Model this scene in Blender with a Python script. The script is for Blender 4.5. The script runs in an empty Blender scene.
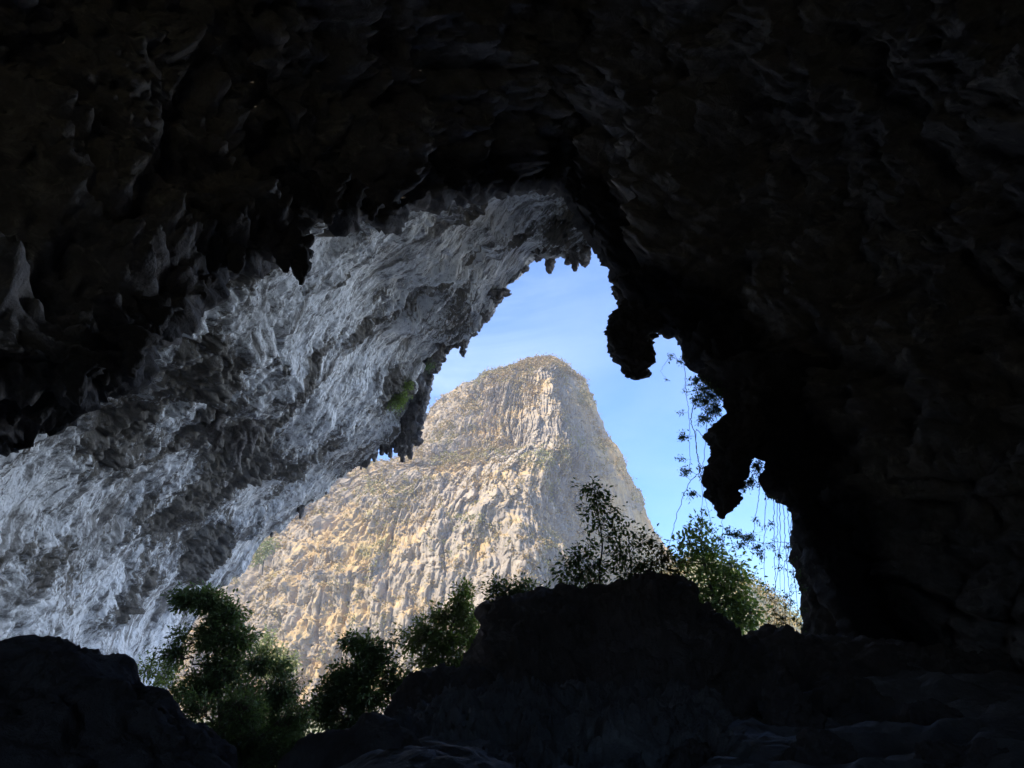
import bpy, math, random
import numpy as np
random.seed(7)
RNG = np.random.default_rng(11)
SC = bpy.context.scene
COL = SC.collection
R = math.radians

# ------------------------------------------------------------------ camera frame
CAM = np.array([0.0, 0.0, 1.6]); PITCH = R(22.0); F = 1024 * 26.0 / 36.0
FW = np.array([0, math.cos(PITCH), math.sin(PITCH)]); UP = np.array([0, -math.sin(PITCH), math.cos(PITCH)]); RT = np.array([1.0, 0, 0])
def at(px, py, Y):
    """world point at distance Y seen in direction px, py"""
    d = FW + (px - 512) / F * RT - (py - 384) / F * UP
    return CAM + d * (Y / d[1])

# ------------------------------------------------------------------ noise
_P = RNG.permutation(256).astype(np.int64); _P = np.concatenate([_P, _P, _P])
_G = RNG.normal(size=(256, 3)); _G /= np.linalg.norm(_G, axis=1)[:, None]
def perlin(p):
    p = np.asarray(p, dtype=np.float64); sh = p.shape[:-1]; p = p.reshape(-1, 3)
    i = np.floor(p).astype(np.int64); f = p - i; i &= 255
    w = f * f * f * (f * (f * 6 - 15) + 10)
    out = np.zeros(len(p))
    for dx in (0, 1):
        for dy in (0, 1):
            for dz in (0, 1):
                h = _P[_P[_P[(i[:, 0] + dx) & 255] + ((i[:, 1] + dy) & 255)] + ((i[:, 2] + dz) & 255)]
                g = _G[h]
                v = g[:, 0] * (f[:, 0] - dx) + g[:, 1] * (f[:, 1] - dy) + g[:, 2] * (f[:, 2] - dz)
                out += v * (w[:, 0] if dx else 1 - w[:, 0]) * (w[:, 1] if dy else 1 - w[:, 1]) * (w[:, 2] if dz else 1 - w[:, 2])
    return out.reshape(sh) * 1.6
def fbm(p, oct=4, gain=0.5, lac=2.07):
    a = 1.0; s = 0
    for k in range(oct):
        s = s + a * perlin(np.asarray(p) * lac ** k + 17.3 * k); a *= gain
    return s
def ridged(p, oct=4, gain=0.55, lac=2.07):
    a = 1.0; s = 0
    for k in range(oct):
        s = s + a * (1 - 2 * np.abs(perlin(np.asarray(p) * lac ** k + 9.7 * k))); a *= gain
    return s
def billow(p, oct=4, gain=.55, lac=2.07):
    a = 1.0; s = 0; q = np.asarray(p)
    for k in range(oct):
        s = s + a * (np.minimum(3.2 * np.abs(perlin(q * lac ** k + 5.1 * k)), 1.15) - .62); a *= gain
    return s
def sst(a, b, x):
    t = np.clip((x - a) / (b - a), 0, 1); return t * t * (3 - 2 * t)

# ------------------------------------------------------------------ mesh helpers
def raw_mesh(name, V, Fs, smooth=True, k=4):
    me = bpy.data.meshes.new(name); V = np.asarray(V, dtype=np.float32); Fs = np.asarray(Fs, dtype=np.int32)
    me.vertices.add(len(V)); me.vertices.foreach_set('co', V.ravel())
    me.loops.add(Fs.size); me.loops.foreach_set('vertex_index', Fs.ravel())
    me.polygons.add(len(Fs)); me.polygons.foreach_set('loop_start', np.arange(0, Fs.size, k, dtype=np.int32))
    me.polygons.foreach_set('use_smooth', np.full(len(Fs), smooth))
    me.update(calc_edges=True); me.validate(); return me
def link(name, me, mat, parent=None):
    o = bpy.data.objects.new(name, me); COL.objects.link(o)
    if mat: me.materials.append(mat)
    if parent: o.parent = parent; o.matrix_parent_inverse.identity(); 
    return o
def grid_faces(n, m, flip=False):
    a = np.arange(n * m).reshape(n, m)
    q = np.stack([a[:-1, :-1], a[1:, :-1], a[1:, 1:], a[:-1, 1:]], -1).reshape(-1, 4)
    return q[:, ::-1] if flip else q
def grid_obj(name, P, mat, parent=None, flip=False, uv=None, attrs=None, origin=None):
    n, m = P.shape[:2]; V = P.reshape(-1, 3)
    if origin is not None: V = V - np.asarray(origin)
    Fq = grid_faces(n, m, flip); me = raw_mesh(name, V, Fq)
    if uv is not None:
        l = me.uv_layers.new(name='UVMap'); U = uv.reshape(-1, 2)[Fq.ravel()].astype(np.float32); l.data.foreach_set('uv', U.ravel())
    for k, v in (attrs or {}).items():
        a = me.attributes.new(k, 'FLOAT', 'POINT'); a.data.foreach_set('value', v.ravel().astype(np.float32))
    return link(name, me, mat, parent)
def tag(o, label=None, cat=None, group=None, kind=None):
    for k, v in (('label', label), ('category', cat), ('group', group), ('kind', kind)):
        if v: o[k] = v
    return o
def empty(name, loc):
    o = bpy.data.objects.new(name, None); COL.objects.link(o); o.location = loc; o.empty_display_size = .3; return o
def resample(pts, t):
    """Catmull-Rom through pts, t in 0..len-1"""
    pts = np.asarray(pts, float); n = len(pts); t = np.clip(t, 0, n - 1 - 1e-9)
    i = np.floor(t).astype(int); f = (t - i)[..., None]
    g = lambda k: pts[np.clip(k, 0, n - 1)]
    p0, p1, p2, p3 = g(i - 1), g(i), g(i + 1), g(i + 2)
    return .5 * (2 * p1 + (p2 - p0) * f + (2 * p0 - 5 * p1 + 4 * p2 - p3) * f ** 2 + (3 * p1 - p0 - 3 * p2 + p3) * f ** 3)
def normals(P):
    a = np.gradient(P, axis=0); b = np.gradient(P, axis=1); n = np.cross(a, b)
    return n / (np.linalg.norm(n, axis=-1, keepdims=True) + 1e-9)

# ------------------------------------------------------------------ materials
def mat(name, rough=.9, spec=.3):
    m = bpy.data.materials.new(name); m.use_nodes = True; nt = m.node_tree; b = nt.nodes['Principled BSDF']
    b.inputs['Roughness'].default_value = rough; b.inputs['Specular IOR Level'].default_value = spec
    return m, nt, b
class NG:
    def __init__(s, nt): s.nt = nt
    def n(s, t, **k):
        x = s.nt.nodes.new(t)
        for a, b in k.items(): setattr(x, a, b)
        return x
    def l(s, a, b): s.nt.links.new(a, b)
    def coord(s, which='Object', scale=(1, 1, 1), rot=(0, 0, 0)):
        c = s.n('ShaderNodeTexCoord'); m = s.n('ShaderNodeMapping'); m.inputs['Scale'].default_value = scale; m.inputs['Rotation'].default_value = rot
        s.l(c.outputs[which], m.inputs['Vector']); return m.outputs[0]
    def noise(s, vec, sc, det=6, rough=.6, dist=0, typ='FBM'):
        x = s.n('ShaderNodeTexNoise'); x.noise_type = typ
        x.inputs['Scale'].default_value = sc; x.inputs['Detail'].default_value = det; x.inputs['Roughness'].default_value = rough; x.inputs['Distortion'].default_value = dist
        s.l(vec, x.inputs['Vector']); return x.outputs[0]
    def ramp(s, f, stops):
        x = s.n('ShaderNodeValToRGB'); e = x.color_ramp.elements
        while len(e) < len(stops): e.new(.5)
        for k, (p, c) in enumerate(stops):
            e[k].position = p; e[k].color = (c, c, c, 1) if isinstance(c, (int, float)) else (*c, 1)
        s.l(f, x.inputs[0]); return x.outputs[0]
    def mix(s, f, a, b, mode='MIX'):
        x = s.n('ShaderNodeMix', data_type='RGBA'); x.blend_type = mode
        for inp, v in ((x.inputs[0], f), (x.inputs[6], a), (x.inputs[7], b)):
            if hasattr(v, 'links'): s.l(v, inp)
            elif isinstance(v, (int, float)): inp.default_value = v if inp == x.inputs[0] else (v, v, v, 1)
            else: inp.default_value = (*v, 1)
        return x.outputs[2]
    def math(s, op, a, b=0):
        x = s.n('ShaderNodeMath', operation=op)
        for k, v in enumerate((a, b)):
            if hasattr(v, 'links'): s.l(v, x.inputs[k])
            else: x.inputs[k].default_value = v
        return x.outputs[0]
    def attr(s, name):
        x = s.n('ShaderNodeAttribute'); x.attribute_name = name; return x.outputs['Fac']
    def bump(s, h, dist, st=1.0, nrm=None):
        x = s.n('ShaderNodeBump'); x.inputs['Strength'].default_value = st; x.inputs['Distance'].default_value = dist
        s.l(h, x.inputs['Height'])
        if nrm: s.l(nrm, x.inputs['Normal'])
        return x.outputs[0]

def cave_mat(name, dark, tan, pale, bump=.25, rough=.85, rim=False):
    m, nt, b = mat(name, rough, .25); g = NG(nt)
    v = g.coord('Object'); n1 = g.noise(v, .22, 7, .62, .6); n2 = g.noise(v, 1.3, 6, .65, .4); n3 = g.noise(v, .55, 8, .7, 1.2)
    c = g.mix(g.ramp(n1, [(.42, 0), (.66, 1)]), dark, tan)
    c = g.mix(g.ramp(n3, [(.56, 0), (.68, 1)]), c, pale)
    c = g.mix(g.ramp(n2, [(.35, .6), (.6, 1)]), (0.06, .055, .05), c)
    if rim:   # shade painted into the colour of the rock nearest the mouth
        k = g.math('ADD', g.attr('rim_shade'), g.math('MULTIPLY', g.math('SUBTRACT', n1, .5), 1.2))
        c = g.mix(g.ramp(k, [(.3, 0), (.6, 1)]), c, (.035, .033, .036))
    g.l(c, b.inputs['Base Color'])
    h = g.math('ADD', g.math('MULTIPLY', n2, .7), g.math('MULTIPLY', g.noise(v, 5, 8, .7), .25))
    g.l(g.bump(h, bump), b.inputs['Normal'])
    return m
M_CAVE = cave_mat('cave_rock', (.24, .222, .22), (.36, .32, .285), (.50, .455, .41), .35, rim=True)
M_PEND = cave_mat('dark_rock', (.05, .046, .046), (.08, .07, .065), (.13, .12, .11), .3)  # darker mix than the cave rock, for pendants and buttress
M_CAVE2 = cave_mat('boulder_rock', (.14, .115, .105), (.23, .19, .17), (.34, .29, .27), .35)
M_FLOOR = cave_mat('floor_rock', (.20, .185, .18), (.32, .295, .28), (.46, .43, .41), .35, .6)

M_BOUNCE = cave_mat('bounce_rubble', (.46, .45, .44), (.54, .53, .51), (.60, .59, .58), .3)  # pale ground added outside the mouth to bounce sunlight onto the wall
def white_wall_mat():
    m, nt, b = mat('pale_limestone', .8, .3); g = NG(nt)
    st = g.coord('UV', (.22, 1.0, 1)); st2 = g.coord('UV', (.35, 1.25, 1)); v = g.coord('Object')
    s1 = g.noise(st, 1.1, 8, .66, .5); s2 = g.noise(st2, 1.5, 8, .72, .8); n = g.noise(v, .35, 6, .6, .5); nf = g.noise(v, 3.2, 7, .7, .3)
    white = g.mix(g.ramp(n, [(.35, 0), (.65, 1)]), (.81, .835, .86), (.92, .925, .92))
    grey = g.mix(s2, (.13, .125, .12), (.36, .345, .32))
    s0 = g.noise(g.coord('UV', (.07, .30, 1)), 1.0, 6, .6, .6); sm = g.math('ADD', g.math('MULTIPLY', s0, .6), g.math('MULTIPLY', s1, .55))
    c = g.mix(g.ramp(sm, [(.47, 1), (.55, 0)]), white, grey)
    c = g.mix(g.ramp(s2, [(.36, .9), (.46, 0)]), c, (.085, .08, .078))
    brown = g.mix(g.ramp(nf, [(.35, 0), (.7, 1)]), (.055, .047, .036), (.17, .145, .105))
    # stained patches: an attribute that marks where the brown crust grows, broken up by noise
    k = g.math('ADD', g.math('MULTIPLY', g.attr('stain'), 1.0), g.math('MULTIPLY', g.math('SUBTRACT', s1, .5), 2.2))
    k = g.math('ADD', k, g.math('MULTIPLY', g.math('SUBTRACT', nf, .5), 1.3))
    c = g.mix(g.ramp(k, [(.34, 0), (.50, .92)]), c, brown)
    # dark pits and lichen specks drawn out along the bedding
    pit = g.noise(g.coord('UV', (.55, 1.0, 1), (0, 0, .12)), 1.9, 5, .8, .2); sp1 = g.noise(g.coord('UV', (.42, 1.0, 1), (0, 0, .25)), 1.5, 9, .85, .15); sp2 = g.noise(g.coord('UV', (.5, 1.0, 1), (0, 0, -.15)), .55, 10, .82, .3)
    c = g.mix(g.ramp(sp1, [(.525, 0), (.58, .75)]), c, (.15, .14, .13)); c = g.mix(g.ramp(sp2, [(.36, .85), (.42, 0)]), c, (.075, .068, .06))
    pit2 = g.noise(g.coord('UV', (.6, 1.2, 1), (0, 0, -.1)), .7, 9, .8, .3)
    c = g.mix(g.ramp(pit, [(.35, .9), (.42, 0)]), c, (.05, .046, .045)); c = g.mix(g.ramp(pit2, [(.54, 0), (.60, .75)]), c, (.12, .11, .10))
    g.l(c, b.inputs['Base Color'])
    h = g.math('ADD', g.math('MULTIPLY', s1, .8), g.math('ADD', g.math('MULTIPLY', s2, .35), g.math('MULTIPLY', nf, .25)))
    h = g.math('ADD', h, g.math('MULTIPLY', g.math('ADD', sp1, g.noise(v, 1.6, 9, .75, .3)), .5)); g.l(g.bump(h, .45), b.inputs['Normal'])
    return m
M_WHITE = white_wall_mat()
def stal_mat():
    m, nt, b = mat('dripstone', .8, .3); g = NG(nt); v = g.coord('Object', (1, 1, .35))
    n = g.noise(v, 1.4, 7, .65, .3); n2 = g.noise(g.coord('Object'), 5, 6, .7)
    c = g.mix(g.ramp(n, [(.36, 0), (.68, 1)]), (.065, .055, .05), (.30, .28, .26))
    c = g.mix(g.ramp(n2, [(.4, .6), (.55, 0)]), c, (.04, .035, .035)); g.l(c, b.inputs['Base Color'])
    g.l(g.bump(g.math('ADD', n, g.math('MULTIPLY', n2, .4)), .3), b.inputs['Normal']); return m
M_STAL = stal_mat()

def mountain_mat():
    m, nt, b = mat('karst_rock', .95, .1); g = NG(nt)
    fl = g.coord('Object', (.5, .5, .09)); v = g.coord('Object')
    n1 = g.noise(fl, .55, 7, .68, .4); n2 = g.noise(v, .018, 6, .6, .5); n3 = g.noise(v, .16, 7, .7, .3); n4 = g.noise(v, .05, 6, .65, .4)
    rock = g.mix(g.ramp(n1, [(.36, 0), (.62, 1)]), (.25, .21, .17), (.47, .39, .285))
    rock = g.mix(g.ramp(n2, [(.4, 0), (.62, .7)]), rock, (.43, .36, .27))
    ck = g.noise(g.coord('Object', (1, 1, .13)), .42, 5, .75, .25); rock = g.mix(g.ramp(ck, [(.36, .85), (.45, 0)]), rock, (.12, .11, .105)); ck2 = g.noise(g.coord('Object', (.4, .4, 1)), .12, 6, .7, .8)
    rock = g.mix(g.ramp(ck2, [(.485, 0), (.5, .5), (.515, 0)]), rock, (.14, .13, .12))
    geo = g.n('ShaderNodeNewGeometry'); sep = g.n('ShaderNodeSeparateXYZ'); g.l(geo.outputs['Normal'], sep.inputs[0])
    up = g.math('ADD', sep.outputs[2], g.math('MULTIPLY', g.math('SUBTRACT', n4, .5), 2.2))
    up = g.math('ADD', up, g.math('MULTIPLY', g.math('SUBTRACT', n3, .5), .9))
    up = g.math('ADD', up, g.math('MULTIPLY', g.attr('veg'), .5)); east = g.n('ShaderNodeSeparateXYZ'); g.l(g.coord('Object'), east.inputs[0])
    up = g.math('ADD', up, g.math('MULTIPLY', g.math('SUBTRACT', n2, .5), 3.4)); up = g.math('ADD', up, g.ramp(g.math('DIVIDE', east.outputs[0], 100), [(.30, 0), (.50, .55)]))
    grass = g.mix(g.ramp(n3, [(.35, 0), (.65, 1)]), (.44, .29, .13), (.56, .42, .22))
    green = g.mix(g.ramp(g.noise(v, .03, 4, .5), [(.60, 0), (.72, .7)]), grass, (.24, .24, .06))
    c = g.mix(g.ramp(up, [(.42, 0), (.80, .9)]), rock, green)
    g.l(c, b.inputs['Base Color'])
    g.l(g.bump(g.math('ADD', n1, g.math('MULTIPLY', n3, .5)), .8), b.inputs['Normal'])
    return m
M_MOUNT = mountain_mat()

def leaf_mat(name, c1, c2, trans=.35):
    m, nt, b = mat(name, .5, .4); g = NG(nt)
    c = g.mix(g.attr('rnd'), c1, c2); g.l(c, b.inputs['Base Color'])
    t = g.n('ShaderNodeBsdfTranslucent'); c2_ = g.mix(.5, c, (.20, .26, .03)); g.l(c2_, t.inputs['Color'])
    mx = g.n('ShaderNodeMixShader'); mx.inputs[0].default_value = trans
    g.l(b.outputs[0], mx.inputs[1]); g.l(t.outputs[0], mx.inputs[2]); g.l(mx.outputs[0], nt.nodes['Material Output'].inputs['Surface'])
    return m
M_LEAF = leaf_mat('leaf_dark', (.042, .095, .036), (.09, .17, .06))
M_LEAF2 = leaf_mat('leaf_mid', (.09, .17, .035), (.19, .27, .06))
M_LEAF3 = leaf_mat('leaf_bright', (.12, .2, .035), (.22, .3, .06))
M_PALE = leaf_mat('leaf_pale', (.20, .24, .09), (.34, .34, .15), .3)
M_DRY = leaf_mat('leaf_dry', (.28, .19, .07), (.42, .34, .12), .2)
M_SCRUB = leaf_mat('leaf_scrub', (.40, .27, .12), (.28, .27, .10), .2)
def bark():
    m, nt, b = mat('bark', .9, .2); g = NG(nt); n = g.noise(g.coord('Object', (4, 4, 1)), 6, 5)
    g.l(g.mix(n, (.05, .04, .03), (.14, .12, .09)), b.inputs['Base Color']); g.l(g.bump(n, .02), b.inputs['Normal']); return m
M_BARK = bark()
def ground_mat():
    m, nt, b = mat('valley_ground', .95, .1); g = NG(nt); v = g.coord('Object'); n = g.noise(v, .02, 6, .6); n2 = g.noise(v, .4, 6, .7)
    c = g.mix(g.ramp(n, [(.4, 0), (.6, 1)]), (.24, .24, .12), (.46, .41, .28)); c = g.mix(g.math('MULTIPLY', n2, .5), c, (.14, .14, .06)); g.l(c, b.inputs['Base Color'])
    g.l(g.bump(n2, .3), b.inputs['Normal']); return m
M_GROUND = ground_mat()

# ------------------------------------------------------------------ the cave shell (ceiling and dark right wall)
RIM = [(-700, 1150, 13), (-500, 850, 16), (-330, 680, 19), (-160, 530, 23), (-60, 450, 25.5), (0, 412, 27), (30, 400, 27.5), (68, 388, 28), (91, 370, 28.5), (120, 366, 29),
       (135, 352, 29.3), (149, 330, 29.8), (163, 318, 30), (200, 290, 31), (230, 262, 32), (256, 252, 32.6), (277, 242, 33), (292, 234, 33.3), (298, 204, 34), (325, 204, 34.5), (338, 216, 34.8), (352, 210, 35),
       (385, 218, 36), (416, 201, 37), (457, 189, 38), (500, 184, 39), (540, 179, 40), (556, 181, 40), (567, 187, 40), (576, 204, 39.5), (586, 224, 39), (595, 243, 38.6), (609, 257, 38), (616, 275, 37.6),
       (620, 292, 37.3), (628, 306, 37), (660, 322, 36.4), (680, 334, 36), (694, 352, 35.6), (711, 372, 35.2), (730, 383, 34.8), (742, 405, 34.5), (757, 425, 34.3), (766, 440, 34.1), (773, 462, 34), (772, 476, 33.9), (780, 484, 33.8),
       (789, 497, 33.6), (800, 511, 33.5), (812, 545, 33.3), (840, 600, 33), (880, 680, 32.6), (930, 800, 32), (1000, 1000, 30)]
def _rimY(px, py, Y):
    return Y - 6.5 * max(0.0, min(1.0, (600 - px) / 260.0)) * max(0.0, min(1.0, (px + 120) / 200.0))
RIM = [(a, b, _rimY(a, b, c)) for a, b, c in RIM]
REAR = .822     # the chamber narrows to a second, smaller entrance behind the camera
def build_shell():
    rim = np.array([at(*r) for r in RIM]); n = 900
    px = np.array(RIM)[:, :2]; L = np.concatenate([[0], np.cumsum(np.maximum(np.linalg.norm(np.diff(px, axis=0), axis=1), 12) ** .85)]); 
    tt = np.interp(np.linspace(0, L[-1], n), L, np.arange(len(L)))
    P0 = resample(rim, tt); A0 = at(470, 480, 38)
    v = P0 - A0; v[:, 1] = 0; Rr = np.linalg.norm(v, axis=1); vh = v / Rr[:, None]
    m1, m2, m3 = 34, 330, 60
    rows = []
    # outside: a rounded lip and the cliff above it
    a = np.linspace(1, 0, m1)[:-1]
    cols = []
    for q in a:
        yo = 2.4 * math.sin(min(q * 3, 1) * math.pi / 2) + 5 * max(q - .33, 0); ro = 2.2 * (1 - math.cos(min(q * 3, 1) * math.pi / 2)) + 14 * max(q - .33, 0)
        cols.append((yo, ro, 0.0))
    for q in np.linspace(0, 1, m2):
        d = q ** 1.25 * 34; cols.append((-d, 1.6 * d / (1 + d / 13.0) * 1.0, q))
    lastd = 34; lastr = cols[-1][1]
    for q in np.linspace(0, 1, m3)[1:]:
        cols.append((-lastd - 40 * math.sin(q * math.pi / 2), lastr, 1 + q))
    P = np.zeros((n, len(cols), 3)); Q = np.zeros((n, len(cols)))
    Ain = np.array([0, 0, 9.0])
    for j, (dy, dr, q) in enumerate(cols):
        y = P0[:, 1] + dy
        k = np.clip(-dy / 34, 0, 1)[..., None] if np.ndim(dy) else np.clip(-dy / 34, 0, 1)
        A = A0 * (1 - k) + Ain * k
        rad = Rr + dr
        if q > 1: rad = rad * math.cos((q - 1) * math.pi / 2 * REAR)
        P[:, j] = A + vh * rad[:, None]; P[:, j, 1] = y; Q[:, j] = q
    N = normals(P); c = np.array([0, 15, 8.]); s = np.sign(np.sum((c - P) * N, -1, keepdims=True).mean()); N = N * s
    w = sst(0, .05, Q)              # little displacement at the rim itself
    D = 3.0 * fbm(P / 11, 3) * w + 1.3 * billow(P / np.array([4.5, 4.5, 6]), 4) * (.3 + .7 * w) + .34 * billow(P / 1.5, 4) + .45 * fbm(P / 2.4, 3) * (.6 + .4 * w)
    # long folds that run down the wall away from the mouth
    th = np.arctan2(vh[:, 2], vh[:, 0])[:, None] * np.ones_like(Q)
    fold = billow(np.stack([th * 11 + .5 * fbm(P / 6, 3), Q * 2.6, 0 * Q], -1), 4); D += 1.0 * fold * w
    P = P + N * (D + .05)[..., None]
    rim_shade = 1 - sst(.02, .16, Q) * np.ones_like(Q); rim_shade *= (.55 + .45 * sst(.2, -.2, vh[:, 0])[:, None] * 0 + .45 * sst(-.1, .3, vh[:, 0])[:, None])  # painted darkening that deepens the rim silhouette, stronger to the right
    return grid_obj('cave_ceiling', P, M_CAVE, flip=(s < 0), attrs={'rim_shade': rim_shade})
SHELL = build_shell()
tag(SHELL, 'near black cave roof and right hand wall framing the bright opening', 'cave roof', kind='structure')

# ------------------------------------------------------------------ the pale overhanging wall outside the mouth
WU = [(-640, 1200, 16), (-420, 760, 19), (-200, 500, 22), (-40, 370, 23.5), (90, 320, 24.5), (190, 240, 26.5), (285, 160, 29), (380, 160, 32), (460, 140, 35), (560, 120, 38.5), (660, 130, 41)]
WF = [(110, 800, 100), (184, 655, 99), (233, 577, 97), (290, 526, 94), (345, 476, 90), (402, 440, 85), (432, 376, 78), (478, 336, 70), (528, 276, 62), (590, 240, 53), (660, 225, 47)]
WUp = np.array([at(*p) for p in WU]); WFp = np.array([at(*p) for p in WF])
def wall_base(t, v):
    U = resample(WUp, t); Fp = resample(WFp, t); v = np.asarray(v)[..., None]
    ax = np.array([0, 45, 6.0]); out = (U + Fp) / 2 - ax; out[..., 1] = 0; out /= np.linalg.norm(out, axis=-1, keepdims=True)
    vv = np.clip(v, 0, 1); P = U * (1 - vv) + Fp * vv + out * 2.5 * np.sin(vv * math.pi)
    e = np.clip(v - 1, 0, 1)           # past the edge: roll over and climb the outside
    rr = np.clip(e * 4, 0, 1) * math.pi / 2
    P = P + out * (1.6 * (1 - np.cos(rr)) + 7 * np.clip(e - .25, 0, 1)) + np.array([0, 1, .15]) * (1.2 * np.sin(rr) + 1.5 * np.clip(e - .25, 0, 1))
    return P
STAINS = [  # px, py, rx, ry, strength
    (240, 455, 42, 40, 1.1), (205, 380, 45, 28, .8), (200, 505, 50, 40, .8), (140, 600, 34, 12, 1.1), (205, 550, 28, 20, 1.1), (120, 455, 45, 26, .75), (50, 560, 60, 45, .55), (60, 440, 40, 22, .6), (150, 520, 55, 30, .5),
    (265, 275, 28, 16, .9), (325, 225, 22, 12, .7), (380, 213, 32, 8, .7), (480, 208, 50, 7, .7), (560, 225, 26, 26, .9), (523, 235, 26, 14, .5), (400, 395, 22, 32, .9), (375, 330, 40, 9, .7), (420, 300, 40, 7, .5),
    (330, 450, 26, 22, .7), (300, 395, 30, 20, .7), (460, 320, 26, 26, .6), (255, 530, 22, 10, .4), (340, 275, 30, 7, .5), (290, 470, 24, 24, .7)]
def build_wall():
    n, m = 860, 620
    t = np.linspace(0, len(WU) - 1, n)[:, None] * np.ones((1, m))
    v = np.concatenate([np.linspace(0, 1, 520), np.linspace(1, 2, m - 520 + 1)[1:]])[None, :] * np.ones((n, 1))
    P = wall_base(t, v); N = normals(P); c = at(470, 480, 38); s = np.sign(((c - P) * N).sum(-1).mean()); N *= s
    du = np.linalg.norm(np.diff(P[:, 260], axis=0), axis=1); su = np.concatenate([[0], np.cumsum(du)])[:, None] * np.ones((1, m))
    dv = np.linalg.norm(np.diff(P[n // 2], axis=0), axis=1); sv = np.concatenate([[0], np.cumsum(dv)])[None, :] * np.ones((n, 1))
    # projected place of each point, only used to look up where the stained patches lie
    d = P - CAM; zc = d @ FW; X = 512 + F * (d @ RT) / zc; Y = 384 - F * (d @ UP) / zc
    st = np.zeros((n, m)); WOB = np.clip(1.3 * fbm(np.stack([su / 9, sv / 5, 0 * su], -1), 4), -.85, 2.5)
    for (a, b, rx, ry, k) in STAINS:
        ca, sa = math.cos(R(-38)), math.sin(R(-38)); xx = (X - a) * ca + (Y - b) * sa; yy = -(X - a) * sa + (Y - b) * ca
        wx = 1 + .0 * xx; st = np.maximum(st, k * np.exp(-((xx / rx / 1.25) ** 2 + (yy / ry / .8) ** 2) * (1 + WOB)))
    S = np.stack([su / 15, sv / 4.2, 0 * su], -1); S2 = np.stack([su / 7.0, sv / 1.6, 0 * su + 5], -1); S3 = np.stack([su / 2.9, sv / .7, 0 * su + 9], -1)
    Wp = S + .25 * np.stack([fbm(P / 5, 2), fbm(P / 5 + 40, 2), 0 * su], -1)
    edge = 1 - sst(.86, 1.0, v) * .3
    mk = sst(-.45, .5, fbm(P / 9 + 33, 3)); lq = sv / 7.5 + .9 * fbm(np.stack([su / 22, sv / 14, 0 * su + 4], -1), 4) ; lf = lq - np.floor(lq); ledge = lf - sst(.78, 1.0, lf)
    D = 1.5 * fbm(P / 12, 3) + 1.3 * (ledge - .4) * (.3 + 1.1 * mk) + (.25 + .8 * mk) * (.55 * billow(Wp, 2)) + (.15 + .5 * mk) * .30 * billow(S2 + .35 * Wp + .2 * fbm(P / 3, 2)[..., None], 3) + .07 * billow(S3 + .3 * Wp, 3) + (.07 + .13 * mk ** 2) * billow(P / 1.5, 4) + .05 * fbm(P / .35, 2)
    lump = np.clip(st, 0, 1); D = D + lump * (.5 + .8 * fbm(P / 2.2, 4) + .5 * billow(P / 1.5, 3))
    D *= edge
    P = P + N * (D - .9)[..., None]
    # ragged hem
    hem = sst(.9, 1.0, v) * (1 - sst(1.0, 1.3, v))
    P[..., 2] -= hem * (.6 * np.clip(fbm(np.stack([su / 5, 0 * su, 0 * su + 8], -1), 2) + .3, 0, 2) * np.clip(1.2 + ridged(np.stack([su / 1.3, sv / 9, 0 * su + 2], -1), 3), 0, 3) + .7 * fbm(P / 2.5, 4))
    o = grid_obj('cave_wall', P, M_WHITE, flip=(s < 0), uv=np.stack([su, sv], -1), attrs={'stain': st})
    return o
WALL = build_wall()
tag(WALL, 'pale streaked limestone overhang lit by the sky on the left side', 'cave wall', kind='structure')

# ------------------------------------------------------------------ lumpy bodies
def spindle(levels, depth_f, nz, seed, ns=56, sub=9, flat=.85):
    """levels: (pxL, pxR, py, Y) from top to tip; elliptical sections with noise"""
    L = []
    for (a, b, py, Y) in levels:
        p, q = at(a, py, Y), at(b, py, Y); L.append([*((p + q) / 2), np.linalg.norm(q - p) / 2])
    L = np.array(L); T = np.linspace(0, len(L) - 1, (len(L) - 1) * sub + 1); C = resample(L, T)
    th = np.linspace(0, 2 * math.pi, ns + 1); P = np.zeros((len(C), ns + 1, 3))
    for i, c in enumerate(C):
        r = max(c[3], .02); P[i, :, 0] = c[0] + r * np.cos(th); P[i, :, 1] = c[1] + r * depth_f * np.sin(th); P[i, :, 2] = c[2]
    ctr = C[:, None, :3]; dirv = P - ctr; Ln = np.linalg.norm(dirv, axis=-1, keepdims=True); dirn = dirv / (Ln + 1e-6)
    k = nz * np.minimum(1, Ln[..., 0] / .6)
    D = k * (.55 * fbm((P + seed) / 1.1, 4) + .5 * billow((P + seed) / np.array([.9, .9, 1.6]), 4))
    P = P + dirn * D[..., None]; P[:, -1] = P[:, 0]
    P[..., 2] += (.22 * nz * fbm((P + seed * 2) / .8, 3))
    P[:, -1] = P[:, 0]
    tip = np.repeat(P[-1:].mean(axis=1, keepdims=True), ns + 1, 1); top = np.repeat(P[:1].mean(axis=1, keepdims=True), ns + 1, 1)
    return np.concatenate([top, P, tip], 0)

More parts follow.
